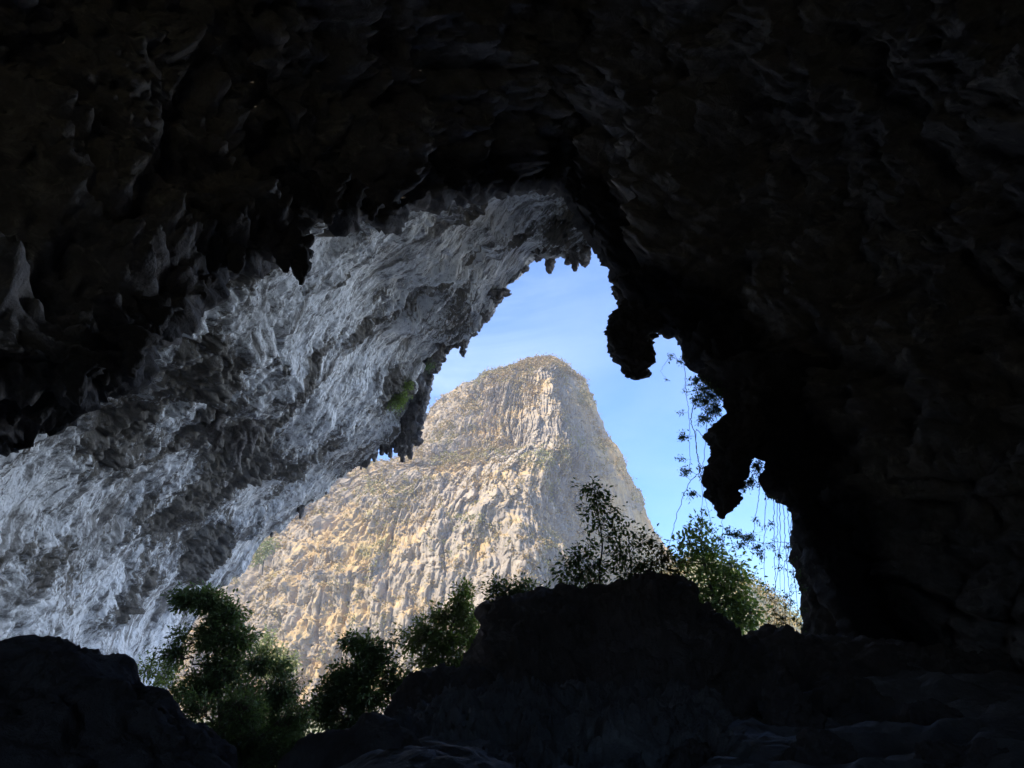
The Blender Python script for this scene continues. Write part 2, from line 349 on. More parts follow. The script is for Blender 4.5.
# two big dark pendants on the right edge
pend1 = [(612, 690, 285, 36.8), (622, 680, 300, 36.8), (620, 668, 310, 36.7), (612, 660, 320, 36.6), (606, 656, 330, 36.5), (605, 651, 340, 36.5), (611, 649, 350, 36.4), (617, 648, 360, 36.4), (620, 646, 370, 36.4), (624, 642, 377, 36.4), (631, 637, 380, 36.4)]
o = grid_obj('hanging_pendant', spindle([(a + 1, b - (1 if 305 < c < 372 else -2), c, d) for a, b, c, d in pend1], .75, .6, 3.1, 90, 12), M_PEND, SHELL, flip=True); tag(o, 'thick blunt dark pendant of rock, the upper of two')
pend2 = [(700, 830, 370, 34.8), (722, 800, 390, 34.7), (728, 775, 402, 34.6), (722, 764, 415, 34.5), (714, 761, 428, 34.4), (710, 759, 440, 34.4), (712, 755, 452, 34.3), (708, 748, 464, 34.3), (707, 742, 476, 34.2), (708, 736, 487, 34.2), (710, 735, 497, 34.2), (714, 733, 505, 34.2), (717, 729, 512, 34.2), (720, 724, 517, 34.2)]
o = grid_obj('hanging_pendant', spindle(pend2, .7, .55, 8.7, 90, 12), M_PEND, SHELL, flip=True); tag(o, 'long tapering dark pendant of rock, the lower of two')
for (px, py, Yd, w, h) in [(330, 205, 34.4, 9, 30), (355, 206, 35, 7, 22), (372, 214, 35.5, 6, 12), (288, 250, 33, 12, 36), (300, 268, 33.4, 9, 26), (237, 262, 32, 8, 20), (160, 325, 29.8, 10, 22), (132, 360, 29, 12, 28), (108, 372, 28.7, 9, 20), (38, 404, 27.5, 14, 34), (14, 412, 27, 12, 22), (80, 388, 28, 11, 26), (205, 292, 31, 7, 14), (618, 292, 37.3, 2, 10)]:
    jx = random.uniform(-3, 3); Yd = _rimY(px, py, Yd)
    lv = [(px - w * 1.7, px + w * 1.6, py - h * .9, Yd), (px - w, px + w * .9, py - h * .4, Yd), (px - w * .6 + jx, px + w * .75 + jx, py, Yd), (px - w * .75 + jx, px + w * .45 + jx, py + h * .25, Yd), (px - w * .35 + jx, px + w * .35 + jx, py + h * .5, Yd), (px - w * .2 + jx, px + w * .22 + jx, py + h * .62, Yd)]
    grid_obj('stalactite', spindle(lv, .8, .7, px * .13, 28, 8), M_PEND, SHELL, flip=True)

# stalactites along the bright hem of the pale wall
FR = []
def wall_Y(px): return float(np.interp(px, [60, 140, 228, 290, 345, 402, 432, 478, 528, 590, 660], [100, 99, 97, 94, 90, 85, 78, 70, 62, 53, 47]))
for (px, py, w, h) in [(418, 395, 9, 52), (404, 400, 8, 64), (410, 425, 5, 34), (396, 418, 7, 36), (387, 415, 6, 40), (424, 372, 7, 42), (380, 430, 5, 26), (368, 444, 6, 26), (360, 452, 4, 18), (352, 460, 4, 12), (376, 440, 4, 22), (392, 436, 4, 22), (343, 466, 4, 10), (431, 358, 6, 28),
        (442, 298, 9, 66), (447, 318, 8, 40), (457, 326, 9, 26), (463, 330, 6, 32), (472, 322, 9, 16), (486, 308, 7, 14), (497, 296, 8, 8), (436, 345, 9, 28), (449, 338, 7, 16),
        (549, 244, 7, 30), (560, 230, 11, 24), (572, 222, 11, 42), (583, 218, 10, 48), (577, 236, 8, 36), (566, 210, 12, 30), (552, 212, 10, 30), (540, 240, 8, 22), (524, 262, 6, 12), (295, 500, 3, 8), (300, 507, 3, 12), (325, 485, 3, 10), (312, 492, 3, 9), (270, 530, 2, 7), (215, 425, 6, 28), (236, 440, 7, 30), (251, 432, 5, 22), (185, 350, 5, 24), (478, 220, 2, 14), (350, 345, 3, 14)]:
    Yd = wall_Y(px) - .3
    if px < 260: Yd -= 46
    if (px, py) in ((478, 220), (350, 345)): Yd -= 5
    if (px, py) == (442, 298): Yd -= 3
    if 428 < px < 505: Yd -= 2.0; h *= random.uniform(.8, 1.1)
    jx = random.uniform(-2, 2)
    lv = [(px - w * 1.5, px + w * 1.5, py - h * .35, Yd), (px - w, px + w, py, Yd), (px - w * .8 + jx, px + w * .75 + jx, py + h * .35, Yd - .1), (px - w * .5 + jx, px + w * .5 + jx, py + h * .7, Yd - .1), (px - w * .5 + jx, px + w * .35 + jx, py + h * .85, Yd - .1), (px - w * .3 + jx, px + w * .2 + jx, py + h * .98, Yd - .1)]
    grid_obj('stalactite', spindle(lv, .9, .6 + .03 * w, px * .37 + py, 30, 9), M_STAL, WALL, flip=True)

# buttress behind the right wall
but = [(790, 900, 470, 37), (793, 890, 500, 37), (795, 890, 520, 37), (794, 890, 545, 37), (798, 895, 570, 37), (803, 900, 600, 37), (806, 905, 635, 37), (808, 910, 700, 37), (800, 920, 800, 37)]
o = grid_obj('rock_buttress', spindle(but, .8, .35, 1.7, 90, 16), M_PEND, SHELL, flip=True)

# ------------------------------------------------------------------ floor and boulders
def floor_h(x, y):
    # gentle climb toward the mouth, then a fall to the valley outside
    h = .2 + .035 * np.clip(y - 12, 0, 30) + 1.1 * sst(4, 14, x) * sst(14, 30, y) - 6.0 * sst(-1.5, -6, x) * sst(10, 19, y)
    h = h - 8 * sst(44, 110, y)
    return h
def stp(a, n):
    q = 2.6 * n; f = q - np.floor(q); return a * .5 * (np.floor(q) + sst(.35, .65, f) * .7 + .3 * f)
def build_floor():
    xs = np.sign(np.linspace(-1, 1, 520)) * np.abs(np.linspace(-1, 1, 520)) ** 1.4 * 60; ys = np.concatenate([np.linspace(-42, 6, 60)[:-1], np.linspace(6, 42, 420)[:-1], np.linspace(42, 160, 130)])
    X, Y = np.meshgrid(xs, ys, indexing='ij'); Z = floor_h(X, Y)
    P3 = np.stack([X, Y, 0 * X], -1)
    Z = Z + .30 * fbm(P3 / 5, 3) + .05 * billow(P3 / np.array([1.8, 1.2, 1]), 4) + stp(.34, fbm(P3 / np.array([5.5, 3.2, 1]) + 9, 4)) + stp(.18, fbm(P3 / np.array([2.6, 1.6, 1]) + 40, 3)) + .10 * fbm(P3 / 1.3, 4) + .03 * fbm(P3 / .4, 3)
    P = np.stack([X, Y, Z], -1); cut = int(np.searchsorted(ys, 46))
    a = grid_obj('cave_floor', P[:, :cut + 1], M_FLOOR); b = grid_obj('slope', P[:, cut:], M_BOUNCE)
    tag(b, 'rubble slope outside the cave, made pale to bounce light onto the wall', 'slope', kind='structure'); return a
FL = build_floor(); tag(FL, 'dark damp uneven rock floor rising to the cave mouth', 'cave floor', kind='structure')

def ridge_rock(name, prof, Y, depth, label, m, seed, nz=.35, n=150, k=90, cat='boulder', zb=-1.6, sc=1.6, front=1.0):
    prof = sorted(prof); a = np.array(prof, float); px = np.linspace(a[0, 0], a[-1, 0], n); py = np.interp(px, a[:, 0], a[:, 1])
    top = np.array([at(p, q, Y) for p, q in zip(px, py)]); H = np.maximum(top[:, 2] - zb, .05)
    u = np.linspace(0, 1, n); taper = np.sqrt(np.clip(1 - (2 * u - 1) ** 4, 0, 1))
    ph = np.linspace(0, math.pi, k); P = np.zeros((n, k, 3))
    P[..., 0] = top[:, 0:1] ; c = np.cos(ph); s = np.sin(ph) ** .75
    P[..., 1] = Y - c[None, :] * depth * np.where(c > 0, front, 1)[None, :] * (.25 + .75 * taper[:, None])
    P[..., 2] = zb + H[:, None] * s[None, :]
    P[0, :, 2] = zb; P[-1, :, 2] = zb
    ctr = np.array([top[:, 0].mean(), Y, zb]); N = normals(P); sg = np.sign(((P - ctr) * N).sum(-1).mean()); N *= sg
    D = nz * (1.1 * fbm((P + seed) / (sc * 1.6), 3) + .9 * billow((P + seed) / np.array([sc, sc, sc * .7]), 5) + .55 * np.floor(2.6 * fbm((P + seed) / (sc * 1.0) + 5, 3)) + .25 * np.floor(3 * fbm((P + seed) / (sc * .4) + 15, 2)) + .16 * fbm((P + seed) / .4, 3))
    D = D * (.5 + .5 * np.abs(np.cos(ph))[None, :])
    P = P + N * D[..., None]; org = (float(ctr[0]), float(Y), float(zb))
    o = grid_obj(name, P, m, origin=org, flip=sg < 0); o.location = org
    return tag(o, label, cat)
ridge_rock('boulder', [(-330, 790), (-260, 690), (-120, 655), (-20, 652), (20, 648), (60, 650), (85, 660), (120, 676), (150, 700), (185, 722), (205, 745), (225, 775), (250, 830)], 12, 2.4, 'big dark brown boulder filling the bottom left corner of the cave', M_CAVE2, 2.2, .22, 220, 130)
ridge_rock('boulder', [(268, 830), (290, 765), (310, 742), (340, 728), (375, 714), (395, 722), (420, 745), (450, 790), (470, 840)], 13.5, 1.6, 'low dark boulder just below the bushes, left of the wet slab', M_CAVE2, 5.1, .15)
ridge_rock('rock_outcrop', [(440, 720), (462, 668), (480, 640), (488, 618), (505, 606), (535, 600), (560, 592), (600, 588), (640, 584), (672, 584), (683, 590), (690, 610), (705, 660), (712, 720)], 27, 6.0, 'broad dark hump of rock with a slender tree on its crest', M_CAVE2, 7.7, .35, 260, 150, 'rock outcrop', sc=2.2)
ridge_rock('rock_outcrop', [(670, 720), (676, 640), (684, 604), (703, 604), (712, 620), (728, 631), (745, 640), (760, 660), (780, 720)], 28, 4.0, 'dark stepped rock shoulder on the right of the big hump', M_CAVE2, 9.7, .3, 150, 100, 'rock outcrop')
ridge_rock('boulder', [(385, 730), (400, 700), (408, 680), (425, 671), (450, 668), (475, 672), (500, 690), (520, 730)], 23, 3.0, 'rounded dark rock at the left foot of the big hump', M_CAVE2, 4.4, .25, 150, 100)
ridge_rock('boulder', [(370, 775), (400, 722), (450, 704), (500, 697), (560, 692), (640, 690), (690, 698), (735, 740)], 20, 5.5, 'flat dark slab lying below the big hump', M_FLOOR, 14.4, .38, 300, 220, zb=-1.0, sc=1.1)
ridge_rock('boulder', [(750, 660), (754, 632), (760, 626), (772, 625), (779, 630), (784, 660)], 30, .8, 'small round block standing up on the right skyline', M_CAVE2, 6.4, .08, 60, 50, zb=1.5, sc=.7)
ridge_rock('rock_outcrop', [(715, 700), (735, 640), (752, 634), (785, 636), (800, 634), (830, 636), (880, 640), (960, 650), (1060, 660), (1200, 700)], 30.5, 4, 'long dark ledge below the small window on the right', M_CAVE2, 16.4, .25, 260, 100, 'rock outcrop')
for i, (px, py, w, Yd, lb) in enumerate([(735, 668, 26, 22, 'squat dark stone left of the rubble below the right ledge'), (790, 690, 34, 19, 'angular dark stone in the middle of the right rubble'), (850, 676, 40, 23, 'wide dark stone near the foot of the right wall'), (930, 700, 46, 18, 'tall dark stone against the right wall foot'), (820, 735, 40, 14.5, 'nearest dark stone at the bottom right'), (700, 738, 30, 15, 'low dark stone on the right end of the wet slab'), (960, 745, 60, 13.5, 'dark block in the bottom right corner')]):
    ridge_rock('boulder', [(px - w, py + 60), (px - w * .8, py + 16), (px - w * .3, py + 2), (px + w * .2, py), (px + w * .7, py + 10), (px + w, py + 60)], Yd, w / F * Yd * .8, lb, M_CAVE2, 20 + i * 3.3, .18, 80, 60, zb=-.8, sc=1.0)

# ------------------------------------------------------------------ terrain, mountain, far hill
def build_ground():
    rr = np.concatenate([[0], np.geomspace(60, 6000, 90)]); th = np.linspace(0, 2 * math.pi, 121)
    X = 0 + rr[:, None] * np.cos(th); Y = 150 + rr[:, None] * np.sin(th); P3 = np.stack([X, Y, 0 * X], -1)
    Z = -12 + 5 * fbm(P3 / 90, 4) + 60 * sst(900, 3500, rr)[:, None] * (0.5 + fbm(P3 / 900, 3))
    Z[:, -1] = Z[:, 0]
    return grid_obj('terrain', np.stack([X, Y, Z], -1), M_GROUND)
tag(build_ground(), 'wooded valley ground outside the cave', 'terrain', kind='structure')

MY = 430.0
MPROF = [(357, 532, 556), (361, 520, 567), (368, 502, 577), (376, 482, 582), (385, 459, 587), (398, 444, 594), (412, 430, 601), (430, 417, 610), (450, 405, 620), (465, 382, 627), (472, 362, 631), (480, 330, 636), (495, 285, 642), (520, 235, 652), (550, 190, 672), (590, 150, 702), (640, 110, 730), (700, 70, 760), (780, 0, 800)]
def build_mountain():
    T = []
    for (py, a, b) in MPROF:
        a -= 9 * float(np.interp(py, [362, 385, 450, 475], [0, 1, 1, 0])); b += 5 * float(np.interp(py, [365, 400, 560, 640], [0, 1, 1, 0]))
        p, q = at(a, py, MY), at(b, py, MY); T.append((p[2], (p[0] + q[0]) / 2, (q[0] - p[0]) / 2))
    T = np.array(T)[::-1]; nz_, nt_ = 640, 1300
    ztop = T[-1, 0]; z = np.linspace(T[0, 0], ztop, nz_)
    cx = np.interp(z, T[:, 0], T[:, 1]); w = np.interp(z, T[:, 0], T[:, 2]); ker = np.ones(9) / 9
    wv = np.convolve(np.pad(w, 4, 'edge'), ker, 'valid'); cx = np.convolve(np.pad(cx, 4, 'edge'), ker, 'valid')
    poly = np.array([(-1, .15), (-.72, -.50), (.37, -.98), (.60, -.34), (1, .15), (.4, 1), (-.7, .9)])
    q = np.linspace(0, 1, nt_); q = q + .12 * np.sin(2 * math.pi * q) * 0
    # more columns on the side that faces the cave
    th = np.concatenate([np.linspace(-math.pi, -.62 * math.pi, 60)[:-1], np.linspace(-.62 * math.pi, .62 * math.pi, nt_ - 120), np.linspace(.62 * math.pi, math.pi, 62)[1:]])
    dirs = np.stack([np.sin(th), -np.cos(th)], -1)
    va = np.arctan2(poly[:, 0], -poly[:, 1]); o_ = np.argsort(va); vp = poly[o_]; va = va[o_]; vp = np.concatenate([vp[-1:], vp, vp[:1]]); va = np.concatenate([[va[-1] - 2 * math.pi], va, [va[0] + 2 * math.pi]])
    j = np.clip(np.searchsorted(va, th, side='right') - 1, 0, len(va) - 2); A_, B_ = vp[j], vp[j + 1]; E_ = B_ - A_
    r = (A_[:, 0] * E_[:, 1] - A_[:, 1] * E_[:, 0]) / (dirs[:, 0] * E_[:, 1] - dirs[:, 1] * E_[:, 0]); r = np.convolve(np.pad(r, 8, 'edge'), np.ones(17) / 17, 'valid')
    X = cx[:, None] + wv[:, None] * r * dirs[:, 0]; Yc = MY + wv[:, None] * .72 * r * dirs[:, 1]; Z = z[:, None] * np.ones_like(X)
    P = np.stack([X, Yc, Z], -1); rad = np.stack([np.ones_like(X) * dirs[:, 0], np.ones_like(X) * dirs[:, 1], 0 * X], -1)
    arc = th[None, :] * 110.0 * np.ones_like(X)
    warp = fbm(P / 40, 3)
    qq = (Z - .42 * X + 16 * warp) / 31; fr = qq - np.floor(qq); terr = fr - 1.0 * sst(.74, 1.0, fr)
    fl = 1.3 * billow(np.stack([arc / 8 + .7 * warp + .02 * Z, Z / 80, 0 * X], -1), 4)
    fl2 = 1.3 * billow(np.stack([arc / 2.6 + .9 * warp + .2 * fbm(P / 12, 2), Z / 30, 0 * X + 7], -1), 3)
    fl3 = billow(np.stack([arc / 1.1, Z / 9, 0 * X + 3], -1), 3)
    big = fbm(P / 55, 3)
    amp = sst(0, .1, (ztop - Z) / 200)
    blk = np.floor(3.2 * fbm(P / np.array([12, 12, 34]) + 3, 3)) + .35 * np.floor(4 * fbm(P / np.array([5, 5, 14]) + 30, 2))
    md = sst(-.5, .5, fbm(P / 30 + 70, 2)); sil0 = 1
    D = (3 * big + 1.3 * blk + 4.0 * (.5 + fbm(P / 45 + 9, 2)) * (terr - .4) + 1.8 * fl * (.4 + md) + .75 * fl2 * (1.3 - md) + .40 * fl3 + .7 * fbm(P / 5, 4) + .7 * billow(P / np.array([4, 4, 9]), 3)) * (.25 + .75 * amp)
    sil = np.exp(-((np.abs(th) - math.pi / 2) / .25) ** 2)[None, :]; D = D * (1 - .75 * sil)
    P = P + rad * D[..., None]; P[..., 2] -= 3.6 * sst(60, 160, P[..., 2])
    P[..., 2] += (1.6 * fbm(P / 6, 3) + 2.0 * fbm(P / 14, 2)) * (.5 + .5 * amp)
    capz = np.repeat(P[-1:].mean(1, keepdims=True) + np.array([0, 0, 1.5]), P.shape[1], 1); P = np.concatenate([P, capz], 0)
    veg = np.concatenate([sst(.70, .86, fr) * .6 - .15 + .25 * sst(.3, -.5, fl), np.ones((1, len(th)))], 0)
    veg = veg + .9 * sst(50, 0, P[..., 2] - 2) * 0
    o = grid_obj('mountain', P, M_MOUNT, attrs={'veg': veg})
    return o, P
MT, MP = build_mountain(); tag(MT, 'steep sunlit karst tower seen through the cave mouth', 'mountain', kind='structure')

# ------------------------------------------------------------------ foliage tools
class MB:
    def __init__(s): s.v = []; s.f = []; s.n = 0
    def tube(s, path, r0, r1, k=6):
        path = np.asarray(path, float); n = len(path); tg = np.gradient(path, axis=0); tg /= np.linalg.norm(tg, axis=1)[:, None] + 1e-9
        ref = np.array([.3, .9, .1]); a = np.cross(tg, ref); a /= np.linalg.norm(a, axis=1)[:, None] + 1e-9; b = np.cross(tg, a)
        th = np.arange(k) * 2 * math.pi / k; rr = np.linspace(r0, r1, n)[:, None, None]
        P = path[:, None] + rr * (np.cos(th)[None, :, None] * a[:, None] + np.sin(th)[None, :, None] * b[:, None])
        idx = s.n + np.arange(n * k).reshape(n, k); nx = np.roll(idx, -1, 1)
        s.f.append(np.stack([idx[:-1], nx[:-1], nx[1:], idx[1:]], -1).reshape(-1, 4)); s.v.append(P.reshape(-1, 3)); s.n += n * k
    def build(s, name, m, parent=None, origin=(0, 0, 0)):
        me = raw_mesh(name, np.concatenate(s.v) - np.asarray(origin), np.concatenate(s.f)); return link(name, me, m, parent)
def leaves_mesh(name, P, size, m, parent, origin, width=.42, droop=.35, rnd=None, dirs=None, var=.45):
    P = np.asarray(P); n = len(P); d = RNG.normal(size=(n, 3)) if dirs is None else dirs + RNG.normal(size=(n, 3)) * .5
    d[:, 2] -= droop; d /= np.linalg.norm(d, axis=1)[:, None]
    up = RNG.normal(size=(n, 3)) * .55 + np.array([0, 0, 1.0]); side = np.cross(d, up); side /= np.linalg.norm(side, axis=1)[:, None] + 1e-9
    nn = np.cross(side, d); s = (np.asarray(size) * (1 + var * RNG.uniform(-1, 1, n)))[:, None]
    tip = P + d * s - nn * s * .12; l = P + d * s * .45 + side * s * width * .5 + nn * s * .07; r = P + d * s * .45 - side * s * width * .5 + nn * s * .07
    l2 = P + d * s * .78 + side * s * width * .28; r2 = P + d * s * .78 - side * s * width * .28; mid = P + d * s * .55
    V = np.stack([P, l, l2, tip, r2, r, mid], 1).reshape(-1, 3) - np.asarray(origin); b = np.arange(n)[:, None] * 7
    T = np.concatenate([b + np.array([[0, 6, 5]]), b + np.array([[0, 1, 6]]), b + np.array([[1, 2, 6]]), b + np.array([[2, 3, 6]]), b + np.array([[3, 4, 6]]), b + np.array([[4, 5, 6]])], 1).reshape(-1, 3)
    me = raw_mesh(name, V, T, smooth=False, k=3)
    a = me.attributes.new('rnd', 'FLOAT', 'FACE'); rn = RNG.uniform(0, 1, n) if rnd is None else rnd
    a.data.foreach_set('value', np.repeat(rn, 6).astype(np.float32)); return link(name, me, m, parent)
def bend(p, q, sag, k=7, wob=.06):
    t = np.linspace(0, 1, k)[:, None]; p, q = np.asarray(p, float), np.asarray(q, float); L = np.linalg.norm(q - p)
    w = RNG.normal(size=(k, 3)) * wob * L; w[0] = 0; w[-1] = 0
    return p * (1 - t) + q * t + np.array([0, 0, 1]) * sag * L * np.sin(t * math.pi) + w
def make_tree(name, label, cat, base, stem, blobs, Yd, leaf, m, trunk_r=.08, per=16, depth=1.0, twig=.45, group=None, droop=.35, spread=.5, width=.42, crown='crown', thin=1.0, dens=None, airy=False):
    """blobs: (px, py, rx, ry, twigs) crown clumps; stem: (px, py) points of the main stem"""
    dens = dens or (1.7 if Yd > 34 else 1.15)
    sc = Yd / F * 1.06; B = at(*base, Yd); org = B.copy(); root = empty(name, B)
    tb = MB(); S = [B] + [at(a, b, Yd) + np.array([0, RNG.uniform(-.2, .2), 0]) for a, b in stem]
    Sp = resample(np.array(S), np.linspace(0, len(S) - 1, len(S) * 6)); tb.tube(Sp, trunk_r, trunk_r * .25, 8)
    LP = []; LD = []; RN = []
    for (px, py, rx, ry, nt_) in blobs:
        C = at(px, py, Yd) + np.array([0, RNG.uniform(-.5, .5) * rx * sc * depth, 0])
        lo = Sp[:, 2] < C[2] + .1; cand = Sp[lo] if lo.any() else Sp[:3]; j = np.argmin(np.linalg.norm(cand - C, axis=1) + .5 * np.abs(cand[:, 2] - (C[2] - ry * sc * .8)))
        limb = bend(cand[j], C, .08); tb.tube(limb, trunk_r * .4, trunk_r * .12, 5)
        tone = RNG.uniform(0, 1)
        for _ in range(int(nt_ * dens)):
            u = RNG.normal(size=3); u /= np.linalg.norm(u); rad = RNG.uniform(.25, 1) ** .6 * RNG.choice([1, 1, 1, 1.2])
            E = C + u * rad * np.array([rx, rx * depth, ry]) * sc
            st = limb[RNG.integers(*((5, 7) if airy else (3, 7)))]; tw = bend(st, E, .05 - droop * .2, 6, .05); tb.tube(tw, trunk_r * .10 + .004, .004, 3)
            nl = max(2, int(per * RNG.uniform(.5, 1.4) * thin)); k = RNG.uniform(.55 if airy else .35, 1.0, nl); base_p = np.stack([np.interp(k, np.linspace(0, 1, 6), tw[:, c]) for c in range(3)], 1)
            # leaves sit along the outer half of each twig and on small side shoots
            off = RNG.normal(size=(nl, 3)) * leaf * spread * 1.6
            LP.append(base_p + off); dd = (tw[-1] - tw[-3]); dd = dd / (np.linalg.norm(dd) + 1e-9); LD.append(np.repeat(dd[None], nl, 0) * .7 + off / (leaf + 1e-9) * .5)
            RN.append(np.clip(tone * .5 + RNG.uniform(0, .5) + RNG.normal(size=nl) * .15, 0, 1))
    tb.build('trunk', M_BARK, root, org)
    leaves_mesh(crown, np.concatenate(LP), leaf, m, root, org, dirs=np.concatenate(LD), droop=droop, width=width, rnd=np.concatenate(RN))
    return tag(root, label, cat, group)

# left dark bush mass
make_tree('tree', 'dense dark leafy tree beside the big left boulder, arching top against the pale wall', 'tree', (225, 800), [(222, 720), (215, 650), (210, 610)],
          [(205, 600, 24, 13, 60), (183, 598, 12, 7, 22), (228, 615, 22, 16, 50), (215, 635, 24, 18, 60), (240, 640, 18, 18, 44), (225, 670, 30, 24, 80), (200, 690, 28, 26, 60), (178, 640, 12, 14, 14), (165, 655, 14, 14, 12), (250, 700, 28, 30, 80), (225, 735, 36, 34, 90), (180, 605, 8, 4, 6)], 38, .2, M_LEAF, .17, 22, .8)
make_tree('bush', 'fine leaved dark green bush drooping right of the dense left tree', 'bush', (270, 830), [(272, 760), (270, 700)],
          [(262, 660, 16, 12, 34), (285, 690, 22, 20, 70), (268, 725, 32, 26, 110), (295, 735, 14, 24, 50), (255, 765, 34, 22, 100), (280, 665, 14, 10, 20)], 35, .14, M_LEAF, .10, 26, .8, droop=.8)
make_tree('bush', 'pale loose bush between the left boulder and the pale wall', 'bush', (160, 740), [(158, 700), (158, 680)],
          [(150, 668, 12, 10, 16), (168, 672, 14, 14, 20), (160, 690, 14, 12, 20), (180, 690, 10, 12, 14)], 44, .2, M_LEAF3, .04, 12, .8)
make_tree('tree', 'low dark tree leaning left in the gap beside the rounded rock', 'tree', (350, 760), [(352, 710), (356, 670), (350, 645)],
          [(352, 640, 13, 8, 18), (368, 648, 16, 12, 34), (382, 660, 16, 14, 34), (360, 672, 20, 14, 50), (340, 690, 26, 16, 60), (370, 695, 26, 18, 60), (395, 680, 14, 14, 26), (322, 708, 18, 18, 44), (338, 672, 12, 10, 18), (408, 690, 12, 14, 26), (350, 720, 34, 18, 60), (394, 640, 8, 7, 6)], 38, .22, M_LEAF, .11, 17, .8)
make_tree('tree', 'bright green leafy tree standing left of the big rock hump', 'tree', (440, 730), [(440, 680), (448, 640), (462, 595)],
          [(463, 590, 9, 7, 14), (460, 603, 12, 9, 26), (445, 615, 16, 9, 32), (468, 620, 16, 12, 40), (425, 630, 16, 13, 36), (448, 640, 24, 14, 60), (410, 640, 10, 12, 16), (475, 640, 14, 12, 30), (430, 660, 24, 14, 44), (460, 660, 18, 12, 30)], 40, .22, M_LEAF2, .09, 15, .8)
make_tree('bush', 'dark sparse bush on the left slope of the rock hump', 'bush', (505, 640), [(505, 615), (500, 590)],
          [(498, 583, 10, 7, 16), (510, 592, 16, 9, 32), (528, 594, 14, 7, 24), (495, 605, 14, 10, 28), (541, 594, 10, 5, 12), (500, 620, 12, 10, 22), (515, 606, 14, 6, 18), (487, 612, 10, 10, 22), (522, 585, 10, 5, 14), (548, 592, 9, 5, 12), (493, 590, 8, 6, 12)], 31, .17, M_LEAF, .05, 12, .8)
# slender tree on the crest
make_tree('tree', 'slender upright young tree on the crest of the rock hump', 'tree', (601, 596), [(600, 570), (602, 545), (598, 515), (594, 488)],
          [(590, 488, 8, 4, 20), (599, 493, 7, 3, 12), (601, 505, 10, 4, 24), (587, 511, 7, 4, 14), (613, 512, 7, 4, 14), (603, 519, 9, 3, 16), (592, 526, 8, 3, 14), (616, 527, 7, 4, 14), (608, 538, 8, 4, 18), (589, 545, 8, 4, 16), (577, 556, 8, 4, 14), (614, 553, 8, 4, 14)], 27, .17, M_LEAF, .045, 8, .9, width=.5, dens=.75, droop=.2, spread=.6, airy=True)
make_tree('bush', 'round leafy bush at the left foot of the slender tree', 'bush', (588, 600), [(586, 585), (582, 570)],
          [(566, 566, 10, 6, 12), (578, 560, 11, 6, 16), (592, 566, 12, 8, 22), (575, 578, 14, 7, 24), (595, 580, 12, 7, 20), (559, 572, 5, 4, 4)], 27.2, .17, M_LEAF, .04, 9, .9, width=.5, dens=1.1, droop=.2, spread=.7, airy=True)
make_tree('bush', 'open twiggy bush right of the slender tree on the hump', 'bush', (632, 596), [(632, 575), (630, 550), (628, 535)],
          [(628, 536, 9, 6, 10), (640, 546, 12, 8, 16), (622, 556, 12, 8, 20), (640, 565, 14, 9, 26), (625, 575, 16, 8, 30), (648, 575, 12, 8, 14)], 26.8, .16, M_LEAF, .04, 8, .9, width=.5, dens=1.1, droop=.2, spread=.7, airy=True)
make_tree('bush', 'reddish brown dry leaved bush at the right end of the hump', 'bush', (665, 596), [(664, 575), (664, 550)],
          [(658, 545, 12, 6, 10), (668, 556, 13, 8, 18), (655, 562, 10, 8, 12), (670, 570, 13, 8, 20), (678, 580, 8, 5, 8), (648, 540, 6, 4, 5)], 26.6, .15, leaf_mat('leaf_russet', (.06, .045, .02), (.11, .09, .03)), .035, 9, .9)
# farther green tree beyond the shoulder
make_tree('tree', 'spreading green tree beyond the rock shoulder, under the lower pendant', 'tree', (716, 700), [(714, 650), (716, 610), (706, 570), (700, 535)],
          [(700, 530, 9, 6, 16), (690, 545, 12, 6, 22), (710, 548, 13, 6, 24), (685, 562, 13, 6, 20), (706, 566, 16, 7, 36), (732, 566, 13, 6, 24), (742, 580, 10, 6, 18), (722, 585, 20, 8, 46), (696, 590, 18, 9, 36), (744, 598, 14, 7, 30), (722, 605, 22, 9, 50), (750, 614, 12, 8, 28), (704, 612, 14, 10, 30), (738, 622, 18, 8, 36)], 46, .28, M_LEAF2, .14, 12, .8, droop=.15, spread=.8, width=.55, dens=1.15, airy=True)
make_tree('bush', 'pale yellow green sunlit bush behind the big left tree', 'bush', (278, 700), [(278, 680), (278, 660)],
          [(264, 646, 8, 7, 22), (276, 656, 11, 8, 32), (290, 664, 9, 7, 24), (270, 634, 5, 5, 8), (268, 668, 11, 8, 26)], 115, .55, M_PALE, .12, 14, .9, dens=1.3)
make_tree('bush', 'small green bush on the mountain foot by the edge of the pale wall', 'bush', (262, 575), [(264, 560), (268, 548)],
          [(270, 544, 8, 5, 20), (262, 552, 8, 6, 20), (257, 560, 6, 5, 14)], 300, 1.1, M_PALE, .3, 12, .9, dens=1.3)
make_tree('bush', 'dark green undergrowth filling the hollow below the big left tree', 'bush', (240, 860), [(240, 800), (240, 750)],
          [(225, 752, 30, 18, 90), (255, 740, 28, 20, 90), (285, 752, 24, 20, 80), (205, 740, 22, 20, 60), (300, 715, 16, 18, 50), (240, 705, 30, 18, 80), (310, 750, 16, 18, 40), (190, 705, 18, 16, 40)], 32, .15, M_LEAF, .10, 20, .8)
